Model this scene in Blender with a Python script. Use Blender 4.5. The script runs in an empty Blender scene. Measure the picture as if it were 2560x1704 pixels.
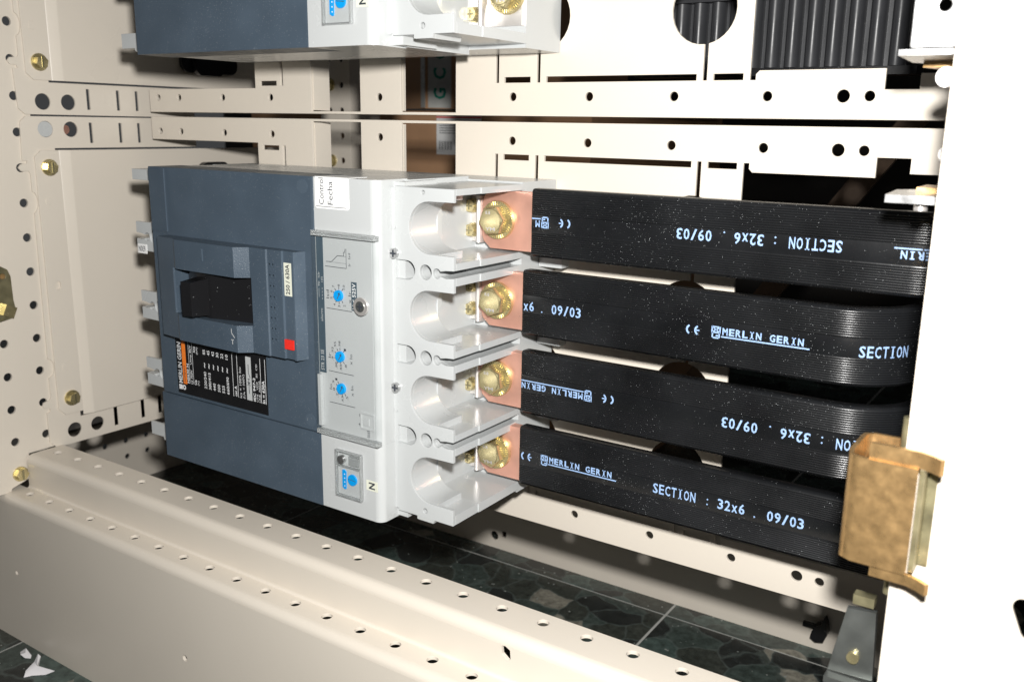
import bpy, bmesh, math, random
from mathutils import Matrix, Vector
random.seed(7)
SC = bpy.context.scene
COL = SC.collection
MM = 0.001
# ------------------------------------------------------------------ camera
YAW, PIT, ROL = 0.5768, 0.2324, 0.0176
CAM = Vector((492.14, -348.45, 212.93))
fwd = Vector((-math.sin(YAW)*math.cos(PIT), math.cos(YAW)*math.cos(PIT), -math.sin(PIT)))
rgt0 = Vector((math.cos(YAW), math.sin(YAW), 0)); up0 = rgt0.cross(fwd)
rgt = rgt0*math.cos(ROL) + up0*math.sin(ROL); up = up0*math.cos(ROL) - rgt0*math.sin(ROL)
cd = bpy.data.cameras.new('camera'); co = bpy.data.objects.new('camera', cd); COL.objects.link(co)
mw = Matrix((rgt, up, -fwd)).transposed().to_4x4(); mw.translation = CAM*MM
co.matrix_world = mw
cd.sensor_width = 36; cd.lens = 2275.9/2560*36
cd.clip_start = 0.01; cd.clip_end = 50
cd.dof.use_dof = True; cd.dof.focus_distance = 0.50; cd.dof.aperture_fstop = 16
SC.camera = co
# ------------------------------------------------------------------ light: on-camera flash plus a dim room
w = bpy.data.worlds.new('World'); SC.world = w; w.use_nodes = True
w.node_tree.nodes['Background'].inputs[0].default_value = (0.95, 0.97, 1.0, 1)
w.node_tree.nodes['Background'].inputs[1].default_value = 0.05
fl = bpy.data.lights.new('flash', 'SPOT'); fl.energy = 21; fl.shadow_soft_size = 0.011; fl.color = (1.0, 0.985, 0.96)
fl.spot_size = math.radians(168); fl.spot_blend = 1.0
fo = bpy.data.objects.new('flash', fl); COL.objects.link(fo)
aim = (fwd + rgt*-.10 + up*-.05).normalized(); fr_ = aim.cross(up).normalized(); fu_ = fr_.cross(aim)
fm = Matrix((fr_, fu_, -aim)).transposed().to_4x4(); fm.translation = (CAM + up*48 + rgt*11 - fwd*6)*MM
fo.matrix_world = fm
SC.view_settings.view_transform = 'Standard'; SC.view_settings.look = 'None'
SC.view_settings.exposure = 0.0; SC.view_settings.gamma = 1.0
SC.render.resolution_x = 1024; SC.render.resolution_y = 681

# ------------------------------------------------------------------ materials
def new_mat(name):
    m = bpy.data.materials.new(name); m.use_nodes = True
    return m, m.node_tree, m.node_tree.nodes['Principled BSDF']
def N(nt, t, **k):
    n = nt.nodes.new(t)
    for a, b in k.items(): setattr(n, a, b)
    return n
def plain(name, col, rough=.4, metal=0., bump=0., bscale=400., var=0., vscale=60., dust=0., dscale=1300., spec=.5, coat=0.):
    m, nt, p = new_mat(name)
    p.inputs['Base Color'].default_value = (*col, 1); p.inputs['Roughness'].default_value = rough
    p.inputs['Metallic'].default_value = metal; p.inputs['Specular IOR Level'].default_value = spec
    if coat: p.inputs['Coat Weight'].default_value = coat; p.inputs['Coat Roughness'].default_value = .1
    tc = N(nt, 'ShaderNodeTexCoord')
    src = None
    if var:
        n = N(nt, 'ShaderNodeTexNoise'); n.inputs['Scale'].default_value = vscale; n.inputs['Detail'].default_value = 6
        nt.links.new(tc.outputs['Object'], n.inputs['Vector'])
        r = N(nt, 'ShaderNodeMapRange'); r.inputs[1].default_value = .3; r.inputs[2].default_value = .7
        r.inputs[3].default_value = 1-var; r.inputs[4].default_value = 1+var
        nt.links.new(n.outputs['Fac'], r.inputs[0])
        mx = N(nt, 'ShaderNodeMix', data_type='RGBA', blend_type='MULTIPLY'); mx.inputs[0].default_value = 1
        mx.inputs[6].default_value = (*col, 1); nt.links.new(r.outputs[0], mx.inputs[7]); src = mx.outputs[2]
        rr = N(nt, 'ShaderNodeMapRange'); rr.inputs[1].default_value = .3; rr.inputs[2].default_value = .7
        rr.inputs[3].default_value = rough*.8; rr.inputs[4].default_value = min(1, rough*1.25)
        nt.links.new(n.outputs['Fac'], rr.inputs[0]); nt.links.new(rr.outputs[0], p.inputs['Roughness'])
    if dust:                                                   # scattered pale dust grains lying on the surface
        v = N(nt, 'ShaderNodeTexVoronoi', feature='F1'); v.inputs['Scale'].default_value = dscale
        nt.links.new(tc.outputs['Object'], v.inputs['Vector'])
        wn = N(nt, 'ShaderNodeTexWhiteNoise', noise_dimensions='3D'); nt.links.new(v.outputs['Position'], wn.inputs['Vector'])
        pn = N(nt, 'ShaderNodeTexNoise'); pn.inputs['Scale'].default_value = 28; pn.inputs['Detail'].default_value = 3
        nt.links.new(tc.outputs['Object'], pn.inputs['Vector'])
        pr = N(nt, 'ShaderNodeMapRange'); pr.inputs[1].default_value = .45; pr.inputs[2].default_value = .75
        pr.inputs[3].default_value = .04*dust; pr.inputs[4].default_value = .40*dust
        nt.links.new(pn.outputs['Fac'], pr.inputs[0])
        rad = N(nt, 'ShaderNodeMath', operation='MULTIPLY'); nt.links.new(wn.outputs['Value'], rad.inputs[0]); rad.inputs[1].default_value = .24
        c1 = N(nt, 'ShaderNodeMath', operation='LESS_THAN'); nt.links.new(v.outputs['Distance'], c1.inputs[0]); nt.links.new(rad.outputs[0], c1.inputs[1])
        wn2 = N(nt, 'ShaderNodeTexWhiteNoise', noise_dimensions='3D')
        ad = N(nt, 'ShaderNodeVectorMath', operation='ADD'); ad.inputs[1].default_value = (3.1, 7.7, 1.3)
        nt.links.new(v.outputs['Position'], ad.inputs[0]); nt.links.new(ad.outputs[0], wn2.inputs['Vector'])
        c2 = N(nt, 'ShaderNodeMath', operation='LESS_THAN'); nt.links.new(wn2.outputs['Value'], c2.inputs[0]); nt.links.new(pr.outputs[0], c2.inputs[1])
        mu = N(nt, 'ShaderNodeMath', operation='MULTIPLY'); nt.links.new(c1.outputs[0], mu.inputs[0]); nt.links.new(c2.outputs[0], mu.inputs[1])
        mx = N(nt, 'ShaderNodeMix', data_type='RGBA'); nt.links.new(mu.outputs[0], mx.inputs[0])
        if src: nt.links.new(src, mx.inputs[6])
        else: mx.inputs[6].default_value = (*col, 1)
        mx.inputs[7].default_value = (.55, .57, .58, 1); src = mx.outputs[2]
    if src: nt.links.new(src, p.inputs['Base Color'])
    if bump:
        n = N(nt, 'ShaderNodeTexNoise'); n.inputs['Scale'].default_value = bscale; n.inputs['Detail'].default_value = 4
        nt.links.new(tc.outputs['Object'], n.inputs['Vector'])
        b = N(nt, 'ShaderNodeBump'); b.inputs['Strength'].default_value = bump; b.inputs['Distance'].default_value = .0006
        nt.links.new(n.outputs['Fac'], b.inputs['Height']); nt.links.new(b.outputs[0], p.inputs['Normal'])
    return m
M = {}
M['beige'] = plain('beige_paint', (.68, .62, .535), .33, bump=.05, bscale=700, var=.02, vscale=9, dust=.15)
M['blue'] = plain('blue_grey_plastic', (.057, .080, .107), .42, bump=.22, bscale=1500, var=.10, vscale=35, dust=1.1, dscale=2300)
M['bluetop'] = plain('blue_grey_satin', (.068, .093, .122), .36, bump=.2, bscale=1500, var=.06, vscale=25, dust=.6)
M['black'] = plain('black_plastic', (.010, .010, .011), .28, bump=.05, bscale=900, dust=.5)
M['grey'] = plain('light_grey_plastic', (.47, .485, .485), .25, bump=.05, bscale=1500, var=.02, vscale=20, dust=.06)
M['face'] = plain('silver_grey_print', (.47, .485, .485), .42, bump=.04, bscale=2500, var=.02, vscale=30)
M['ink'] = plain('dark_ink', (.03, .035, .045), .5, var=.15, vscale=900)
M['white_ink'] = plain('white_ink', (.72, .73, .74), .5, var=.10, vscale=900)
M['label_black'] = plain('black_label', (.009, .009, .010), .30, var=.05)
M['orange'] = plain('orange_print', (.80, .20, .025), .4, var=.03)
M['red'] = plain('red_plastic', (.72, .03, .02), .35, var=.05, vscale=600)
M['dial'] = plain('sky_blue_plastic', (.0, .33, .80), .35, var=.04)
M['darkstrip'] = plain('slate_strip', (.06, .09, .115), .4, var=.04)
M['white'] = plain('white_sticker', (.84, .84, .83), .45, var=.02, vscale=80)
M['cream'] = plain('cream_sticker', (.66, .67, .56), .5, var=.03)
M['brass'] = plain('yellow_passivated_steel', (.66, .57, .32), .25, metal=.84, bump=.035, bscale=350, var=.16, vscale=200)
M['steel'] = plain('bright_steel', (.55, .55, .55), .28, metal=.9, bump=.05, bscale=600, var=.1, vscale=120)
M['tin'] = plain('tinned_copper', (.80, .76, .73), .30, metal=.75, bump=.10, bscale=180, var=.08, vscale=70)
M['copper'] = plain('bare_copper', (.88, .48, .37), .33, metal=.74, bump=.10, bscale=160, var=.12, vscale=60)
M['gold'] = plain('yellow_zinc', (.68, .43, .19), .30, metal=.84, bump=.06, bscale=200, var=.16, vscale=230)
M['olive'] = plain('olive_zinc', (.30, .27, .16), .40, metal=.7, bump=.1, bscale=400, var=.22, vscale=120)
M['bluezinc'] = plain('blue_zinc', (.20, .21, .20), .35, metal=.8, var=.25, vscale=60)
M['bar'] = plain('black_insulation', (.008, .0085, .0095), .27, bump=.05, bscale=500, var=.40, vscale=26, dust=.8, dscale=2300)
M['dim'] = plain('dimmed_brown', (.13, .085, .055), .7, var=.2, vscale=12)  # dimness put into the colour: brown darkened so the strip looks barely lit
M['barprint'] = plain('pale_blue_print', (.29, .43, .68), .5, var=.20, vscale=1100)
M['duct'] = plain('black_ribbed_plastic', (.030, .031, .034), .42, bump=.05, bscale=600, var=.08)
M['cardboard'] = plain('cardboard', (.42, .24, .13), .8, bump=.1, bscale=300, var=.08, vscale=40)
M['tape'] = plain('clear_tape', (.50, .50, .47), .3, var=.08, vscale=60)
M['green'] = plain('green_print', (.0, .22, .15), .5, var=.1)
M['paper'] = plain('white_scrap', (.80, .78, .80), .5, bump=.3, bscale=120, var=.05)
M['wall'] = plain('dark_backdrop', (.03, .026, .022), .9, var=.2, vscale=4)
M['grout'] = plain('grout', (.48, .48, .45), .9, bump=.2, bscale=500, var=.12, vscale=50)
# clear plastic
m, nt, p = new_mat('clear_plastic')
out = nt.nodes['Material Output']; tr = N(nt, 'ShaderNodeBsdfTransparent'); tr.inputs[0].default_value = (.985, .99, .99, 1)
gl = N(nt, 'ShaderNodeBsdfGlossy'); gl.inputs['Roughness'].default_value = .12
fr = N(nt, 'ShaderNodeFresnel'); fr.inputs[0].default_value = 1.45
mu = N(nt, 'ShaderNodeMath', operation='MULTIPLY'); mu.inputs[1].default_value = 1.0; nt.links.new(fr.outputs[0], mu.inputs[0])
ms = N(nt, 'ShaderNodeMixShader'); ms.inputs[0].default_value = .045; nt.links.new(tr.outputs[0], ms.inputs[1]); nt.links.new(gl.outputs[0], ms.inputs[2])
nt.links.new(ms.outputs[0], out.inputs[0]); M['clear'] = m
m, nt, p = new_mat('clear_plastic_edge')
p.inputs['Base Color'].default_value = (.62, .64, .64, 1); p.inputs['Roughness'].default_value = .12
p.inputs['Transmission Weight'].default_value = .65; p.inputs['IOR'].default_value = 1.3; M['clear_edge'] = m
# green marble agglomerate
m, nt, p = new_mat('green_agglomerate')
tc = N(nt, 'ShaderNodeTexCoord'); mp = N(nt, 'ShaderNodeMapping'); oi = N(nt, 'ShaderNodeObjectInfo')
nt.links.new(tc.outputs['Object'], mp.inputs[0])
cx = N(nt, 'ShaderNodeCombineXYZ')
mq = N(nt, 'ShaderNodeMath', operation='MULTIPLY'); mq.inputs[1].default_value = 9.0; nt.links.new(oi.outputs['Random'], mq.inputs[0])
nt.links.new(mq.outputs[0], cx.inputs[2]); nt.links.new(cx.outputs[0], mp.inputs['Location'])
wz = N(nt, 'ShaderNodeTexNoise'); wz.inputs['Scale'].default_value = 22; wz.inputs['Detail'].default_value = 3; nt.links.new(mp.outputs[0], wz.inputs['Vector'])
wm = N(nt, 'ShaderNodeVectorMath', operation='SCALE'); wm.inputs['Scale'].default_value = .035; nt.links.new(wz.outputs['Color'], wm.inputs[0])
wa = N(nt, 'ShaderNodeVectorMath', operation='ADD'); nt.links.new(mp.outputs[0], wa.inputs[0]); nt.links.new(wm.outputs[0], wa.inputs[1])
v1 = N(nt, 'ShaderNodeTexVoronoi', feature='F1'); v1.inputs['Scale'].default_value = 33; nt.links.new(wa.outputs[0], v1.inputs['Vector'])
v2 = N(nt, 'ShaderNodeTexVoronoi', feature='DISTANCE_TO_EDGE'); v2.inputs['Scale'].default_value = 33; nt.links.new(wa.outputs[0], v2.inputs['Vector'])
wn = N(nt, 'ShaderNodeTexWhiteNoise', noise_dimensions='3D'); nt.links.new(v1.outputs['Color'], wn.inputs['Vector'])
cr = N(nt, 'ShaderNodeValToRGB'); e = cr.color_ramp.elements
cr.color_ramp.interpolation = 'CONSTANT'
e[0].color = (.020, .023, .022, 1); e[1].position = .36; e[1].color = (.042, .056, .050, 1)
for pos, c in ((.58, (.036, .041, .035)), (.80, (.055, .078, .070)), (.955, (.20, .19, .155))):
    q = cr.color_ramp.elements.new(pos); q.color = (*c, 1)
nt.links.new(wn.outputs['Value'], cr.inputs[0])
fn = N(nt, 'ShaderNodeTexNoise'); fn.inputs['Scale'].default_value = 150; fn.inputs['Detail'].default_value = 8; fn.inputs['Roughness'].default_value = .7; nt.links.new(mp.outputs[0], fn.inputs['Vector'])
fr2 = N(nt, 'ShaderNodeMapRange'); fr2.inputs[1].default_value = .3; fr2.inputs[2].default_value = .75; fr2.inputs[3].default_value = .5; fr2.inputs[4].default_value = 1.9; nt.links.new(fn.outputs['Fac'], fr2.inputs[0])
mx = N(nt, 'ShaderNodeMix', data_type='RGBA', blend_type='MULTIPLY'); mx.inputs[0].default_value = 1; nt.links.new(cr.outputs[0], mx.inputs[6]); nt.links.new(fr2.outputs[0], mx.inputs[7])
ve = N(nt, 'ShaderNodeMapRange'); ve.inputs[1].default_value = .0; ve.inputs[2].default_value = .05; ve.inputs[3].default_value = 1; ve.inputs[4].default_value = 0; nt.links.new(v2.outputs['Distance'], ve.inputs[0])
vm = N(nt, 'ShaderNodeMath', operation='MULTIPLY'); nt.links.new(ve.outputs[0], vm.inputs[0]); nt.links.new(fn.outputs['Fac'], vm.inputs[1])
mx2 = N(nt, 'ShaderNodeMix', data_type='RGBA'); nt.links.new(vm.outputs[0], mx2.inputs[0]); nt.links.new(mx.outputs[2], mx2.inputs[6]); mx2.inputs[7].default_value = (.11, .135, .125, 1)
v3 = N(nt, 'ShaderNodeTexVoronoi', feature='F1'); v3.inputs['Scale'].default_value = 230; nt.links.new(mp.outputs[0], v3.inputs['Vector'])
w3 = N(nt, 'ShaderNodeTexWhiteNoise', noise_dimensions='3D'); nt.links.new(v3.outputs['Position'], w3.inputs['Vector'])
r3 = N(nt, 'ShaderNodeMath', operation='GREATER_THAN'); r3.inputs[1].default_value = .90; nt.links.new(w3.outputs['Value'], r3.inputs[0])
d3 = N(nt, 'ShaderNodeMath', operation='LESS_THAN'); d3.inputs[1].default_value = .22; nt.links.new(v3.outputs['Distance'], d3.inputs[0])
m3 = N(nt, 'ShaderNodeMath', operation='MULTIPLY'); nt.links.new(r3.outputs[0], m3.inputs[0]); nt.links.new(d3.outputs[0], m3.inputs[1])
mx3 = N(nt, 'ShaderNodeMix', data_type='RGBA'); nt.links.new(m3.outputs[0], mx3.inputs[0]); nt.links.new(mx2.outputs[2], mx3.inputs[6]); mx3.inputs[7].default_value = (.26, .28, .26, 1)
nt.links.new(mx3.outputs[2], p.inputs['Base Color']); p.inputs['Roughness'].default_value = .2
M['floor'] = m

# ------------------------------------------------------------------ mesh helpers (all coordinates in millimetres)
def finish(me, name, mat, parent=None, ang=35, wn=True):
    me.transform(Matrix.Scale(MM, 4)); me.name = name
    if mat is not None:
        me.materials.clear(); me.materials.append(M[mat])
    for q in me.polygons: q.use_smooth = True; q.material_index = 0
    me.set_sharp_from_angle(angle=math.radians(ang))
    o = bpy.data.objects.new(name, me); COL.objects.link(o); o.parent = parent
    if len(me.polygons) > 5 and wn:
        q = o.modifiers.new('wn', 'WEIGHTED_NORMAL'); q.keep_sharp = True; q.weight = 100
    return o
def obj(name, bm, mat, parent=None, bevel=0, seg=2, ang=35):
    if bevel:
        es = [e for e in bm.edges if len(e.link_faces) == 2 and e.calc_face_angle(0) > .6]
        bmesh.ops.bevel(bm, geom=es, offset=bevel, segments=seg, affect='EDGES', profile=.5, clamp_overlap=True)
    bmesh.ops.recalc_face_normals(bm, faces=bm.faces)
    me = bpy.data.meshes.new(name); bm.to_mesh(me); bm.free()
    return finish(me, name, mat, parent, ang)
def box(bm, x0, x1, y0, y1, z0, z1):
    v = [bm.verts.new((x, y, z)) for x in (x0, x1) for y in (y0, y1) for z in (z0, z1)]
    for f in ((0,1,3,2), (4,6,7,5), (0,4,5,1), (2,3,7,6), (0,2,6,4), (1,5,7,3)): bm.faces.new([v[i] for i in f])
    return bm
def boxo(name, mat, parent, *a, bevel=0.3): return obj(name, box(bmesh.new(), *a), mat, parent, bevel)
AX = {'y': lambda a, b, c: (a, c, b), 'x': lambda a, b, c: (c, a, b), 'z': lambda a, b, c: (a, b, c)}
# prism: polygon in the plane normal to an axis, extruded from c0 to c1.  y: (X,Z)  x: (Y,Z)  z: (X,Y)
def prism(bm, pts, c0, c1, ax='y', cap=True):
    f = AX[ax]; a = [bm.verts.new(f(u, v, c0)) for u, v in pts]; b = [bm.verts.new(f(u, v, c1)) for u, v in pts]
    n = len(pts)
    if cap: bm.faces.new(a); bm.faces.new(b[::-1])
    for i in range(n): bm.faces.new((a[i], a[(i+1) % n], b[(i+1) % n], b[i]))
    return bm
def circ(cx, cy, r, n=20, a0=0.): return [(cx+r*math.cos(a0+2*math.pi*i/n), cy+r*math.sin(a0+2*math.pi*i/n)) for i in range(n)]
def cyl(bm, u, v, r, c0, c1, ax='y', n=24, r1=None):
    f = AX[ax]; r1 = r if r1 is None else r1
    a = [bm.verts.new(f(*q, c0)) for q in circ(u, v, r, n)]; b = [bm.verts.new(f(*q, c1)) for q in circ(u, v, r1, n)]
    bm.faces.new(a); bm.faces.new(b[::-1])
    for i in range(n): bm.faces.new((a[i], a[(i+1) % n], b[(i+1) % n], b[i]))
    return bm
def rect(x0, y0, x1, y1): return [(x0, y0), (x1, y0), (x1, y1), (x0, y1)]
def rrect(x0, y0, x1, y1, r, n=4):
    out = []
    for cx, cy, a in ((x1-r, y0+r, -90), (x1-r, y1-r, 0), (x0+r, y1-r, 90), (x0+r, y0+r, 180)):
        for i in range(n+1):
            t = math.radians(a+90*i/n); out.append((cx+r*math.cos(t), cy+r*math.sin(t)))
    return out
def sheet_mesh(outer, holes, c0, c1, ax='y', bev=.15):
    cu = bpy.data.curves.new('c', 'CURVE'); cu.dimensions = '2D'; cu.fill_mode = 'BOTH'
    loops = (outer if isinstance(outer[0], list) else [outer]) + list(holes)
    for lp in loops:
        sp = cu.splines.new('POLY'); sp.points.add(len(lp)-1); sp.use_cyclic_u = True
        for q, (u, v) in zip(sp.points, lp): q.co = (u, v, 0, 1)
    t = abs(c1-c0); bev = min(bev, t*.45)
    cu.extrude = t/2-bev; cu.bevel_depth = bev; cu.bevel_resolution = 1; cu.offset = -bev
    o = bpy.data.objects.new('c', cu); me = bpy.data.meshes.new_from_object(o)
    bpy.data.objects.remove(o); bpy.data.curves.remove(cu)
    f = AX[ax]; c = (c0+c1)/2
    for vv in me.vertices: vv.co = f(vv.co.x, vv.co.y, vv.co.z+c)
    return me
def sheet(name, mat, parent, outer, holes, c0, c1, ax='y', bev=.15):
    me = sheet_mesh(outer, holes, c0, c1, ax, bev)
    bm = bmesh.new(); bm.from_mesh(me); bpy.data.meshes.remove(me)
    bmesh.ops.remove_doubles(bm, verts=bm.verts, dist=1e-4)
    return obj(name, bm, mat, parent)
def sheet_into(bm, *a, **k):
    me = sheet_mesh(*a, **k); bm.from_mesh(me); bpy.data.meshes.remove(me); return bm
def empty(name, loc):
    o = bpy.data.objects.new(name, None); COL.objects.link(o); o.location = Vector(loc)*MM; o.empty_display_size = .02
    return o
def tag(o, label, cat, group=None, kind=None):
    if label: o['label'] = label
    if cat: o['category'] = cat
    if group: o['group'] = group
    if kind: o['kind'] = kind
    return o
def root(name, loc, label, cat, group=None):
    return tag(empty(name, loc), label, cat, group)
def anchor(r):                     # children were modelled in scene millimetres: shift them to the root's frame
    for c in [c for c in COL.objects if c.parent is r]:
        c.location = c.location - r.location
# --- lettering: each string is fitted into a box of the printed plane and gathered into one flat mesh
class Print:
    def __init__(s): s.v = []; s.f = []
    def txt(s, t, u0, v0, u1, v1, rot=0, bold=0.0):
        cu = bpy.data.curves.new('t', 'FONT'); cu.body = t; cu.size = 1; cu.resolution_u = 2; cu.fill_mode = 'FRONT'; cu.offset = bold
        o = bpy.data.objects.new('t', cu); me = bpy.data.meshes.new_from_object(o)
        bpy.data.objects.remove(o); bpy.data.curves.remove(cu)
        c = [q.co.copy() for q in me.vertices]
        if not c: return
        a0, a1 = min(q.x for q in c), max(q.x for q in c); b0, b1 = min(q.y for q in c), max(q.y for q in c)
        n = len(s.v)
        for q in c:
            a = (q.x-a0)/max(a1-a0, 1e-6); b = (q.y-b0)/max(b1-b0, 1e-6)
            if rot == 0: uu, vv = u0+a*(u1-u0), v0+b*(v1-v0)
            elif rot == 90: uu, vv = u1-b*(u1-u0), v0+a*(v1-v0)
            else: uu, vv = u1-a*(u1-u0), v1-b*(v1-v0)
            s.v.append((uu, vv))
        s.f += [[n+i for i in q.vertices] for q in me.polygons]
        bpy.data.meshes.remove(me)
    def poly(s, pts):
        n = len(s.v); s.v += list(pts); s.f.append(list(range(n, n+len(pts))))
    def line(s, a, b, t):
        d = Vector((b[0]-a[0], b[1]-a[1])); q = Vector((-d.y, d.x)).normalized()*t/2
        s.poly([(a[0]-q.x, a[1]-q.y), (b[0]-q.x, b[1]-q.y), (b[0]+q.x, b[1]+q.y), (a[0]+q.x, a[1]+q.y)])
    def ring(s, cx, cy, r0, r1, a0=0, a1=360, n=20):
        for i in range(n):
            t0, t1 = (math.radians(a0+(a1-a0)*k/n) for k in (i, i+1))
            s.poly([(cx+r*math.cos(t), cy+r*math.sin(t)) for r, t in ((r0, t0), (r1, t0), (r1, t1), (r0, t1))])
    def build(s, name, mat, parent, y):
        me = bpy.data.meshes.new(name)
        fn = y if callable(y) else (lambda u, v: (u, y, v))
        me.from_pydata([fn(u, v) for u, v in s.v], [], s.f); me.update()
        o = finish(me, name, mat, parent, wn=False)
        if len(s.f) > 1: o['kind'] = 'stuff'
        return o
def hexpts(u, v, r, a0=0): return circ(u, v, r, 6, a0)
def slotted_bolt_y(bm, x, y, z, r, h, ax='y', s=-1): pass
def copy_tree(o, parent=None):
    c = o.copy(); COL.objects.link(c); c.parent = parent
    for ch in [k for k in COL.objects if k.parent is o]: copy_tree(ch, c)
    return c

# ================================================================== SETTING: floor and added dark backdrop wall
FZ = -176.0
fl_o = boxo('floor', 'grout', None, -1500, 1500, -520, 1500, FZ-30, FZ-.7, bevel=0); tag(fl_o, None, None, kind='structure')
me_t = None
P = 388.0
for i in range(-3, 3):
    for j in range(-2, 4):
        x0 = 232+i*P; y0 = -98+j*P
        if me_t is None:
            t = boxo('tile', 'floor', fl_o, 1.2, P-1.2, 1.2, P-1.2, -12, 0, bevel=.5); me_t = t.data
        else:
            t = bpy.data.objects.new('tile', me_t); COL.objects.link(t); t.parent = fl_o
        t.location = Vector((x0, y0, FZ))*MM
wl = boxo('wall', 'wall', None, -1500, 1500, 1300, 1320, FZ, 1300, bevel=0); tag(wl, None, None, kind='structure')  # added backdrop, coloured near black so the unlit void behind stays dark

# ================================================================== CABINET FRAME
# front sill: folded channel with two rows of round holes
sl = root('front_sill', (140, 0, FZ), 'beige folded sheet metal sill with two rows of round holes along the cabinet front', 'sill')
HX = [-144.6+25*k for k in range(26)]
SX0, SX1 = -158, 520
sheet('upper_flange', 'beige', sl, rect(SX0, -4.0, SX1, 19), [circ(x, 7.2+.008*(x+145), 3.2) for x in HX if x < 500], -34, -32, 'z')
sheet('lower_flange', 'beige', sl, rect(-330, -24.0, SX1, -11.6), [circ(x, -17.0+.0015*(x+145), 3.1) for x in HX if x < 500], -59, -57, 'z')
def arc(cx, cy, r, a0, a1, n=5): return [(cx+r*math.cos(math.radians(a0+(a1-a0)*i/n)), cy+r*math.sin(math.radians(a0+(a1-a0)*i/n))) for i in range(n+1)]
# bends and walls as thin strips in (Y,Z), extruded along X
def strip(bm, path, t, x0, x1):
    pts = [Vector(q) for q in path]; L = []; R = []
    for i, q in enumerate(pts):
        d = (pts[min(i+1, len(pts)-1)]-pts[max(i-1, 0)]).normalized(); n = Vector((-d.y, d.x))*t/2
        L.append((q.x+n.x, q.y+n.y)); R.append((q.x-n.x, q.y-n.y))
    return prism(bm, L+R[::-1], x0, x1, 'x')
bm = strip(bmesh.new(), arc(-4.0, -37.8, 4.8, 90, 180, 8), 2, SX0, SX1)
strip(bm, arc(-11.6, -55.2, 2.8, 0, -90, 8), 2, SX0, SX1)
obj('bend', bm, 'beige', sl, ang=50)
sheet('riser', 'beige', sl, rect(SX0, -55.2, SX1, -37.8), [[(268.6, -38.6), (271, -38.2), (273.8, -39.6), (274.2, -44.4), (272.8, -45.6), (269.2, -43)]], -9.8, -7.8, 'y')
bm = strip(bmesh.new(), arc(-24.0, -62.2, 4.2, 90, 180, 8), 2, -330, SX1)
obj('front_bend', bm, 'beige', sl, ang=50)
sheet('front_face', 'beige', sl, rect(-330, FZ, SX1, -62.2), [circ(-152, -117.5, 1.8, 10), circ(42, -118, 2.2, 10), circ(277, -92, 2.2, 10)], -29.2, -27.2, 'y')
anchor(sl)

# left upright: inner face with rows of holes
hol = []
for k in range(-2, 18):
    z = 276.5-24.75*k
    if z > -30: hol.append(circ(9.3+.009*(z-100), z, 3.1, 18))
    if z < 66 or z > 150: hol.append(circ(-15.3, z, 3.1, 18))
lu = root('side_upright', (-161, 0, -57), 'beige left cabinet upright with rows of round holes in its inner face', 'upright')
sheet('perforated_face', 'beige', lu, [(-48, -57.5), (-22.3, -57.5), (-21.5, -55.2), (-9, -51.5), (-6.4, -48), (-6.3, -32), (21, -32), (21, 460), (-48, 460)], hol, -162, -160, 'x')
boxo('front_flange', 'beige', lu, -230, -162, -48, -46, -57, 460, bevel=.3)
bm = bmesh.new(); prism(bm, hexpts(-14.5, -45.5, 4.6), -160, -155.5, 'x'); cyl(bm, -14.5, -45.5, 5.6, -160, -158.8, 'x')
bo = obj('bolt', bm, 'brass', lu, .35); boxo('slot', 'olive', bo, -155.6, -155.2, -15.2, -13.8, -49.3, -41.7, bevel=0)
anchor(lu)
# lock plate with bolt on the left upright
lk = root('lock_plate', (-158, -15, 70), 'olive zinc lock plate with a square bolt head on the left upright', 'plate')
sheet('plate', 'olive', lk, [(-30, 70), (-17.6, 70.2), (-8.5, 71.8), (-5.8, 74.5), (-5.2, 78), (-6.2, 85), (-6.4, 102), (-8.2, 107), (-13, 110), (-30, 110)], [circ(-12.2, 102.6, 2.0, 14)], -159.8, -157.8, 'x', bev=.5)
bm = cyl(bmesh.new(), -12.2, 102.6, 1.9, -160, -158, 'x'); obj('rivet', bm, 'gold', lk, .3)
bm = bmesh.new(); prism(bm, circ(-12.0, 78, 5.6, 4, .35), -157.8, -153, 'x'); obj('bolt', bm, 'brass', lk, .6)
anchor(lk)

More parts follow.
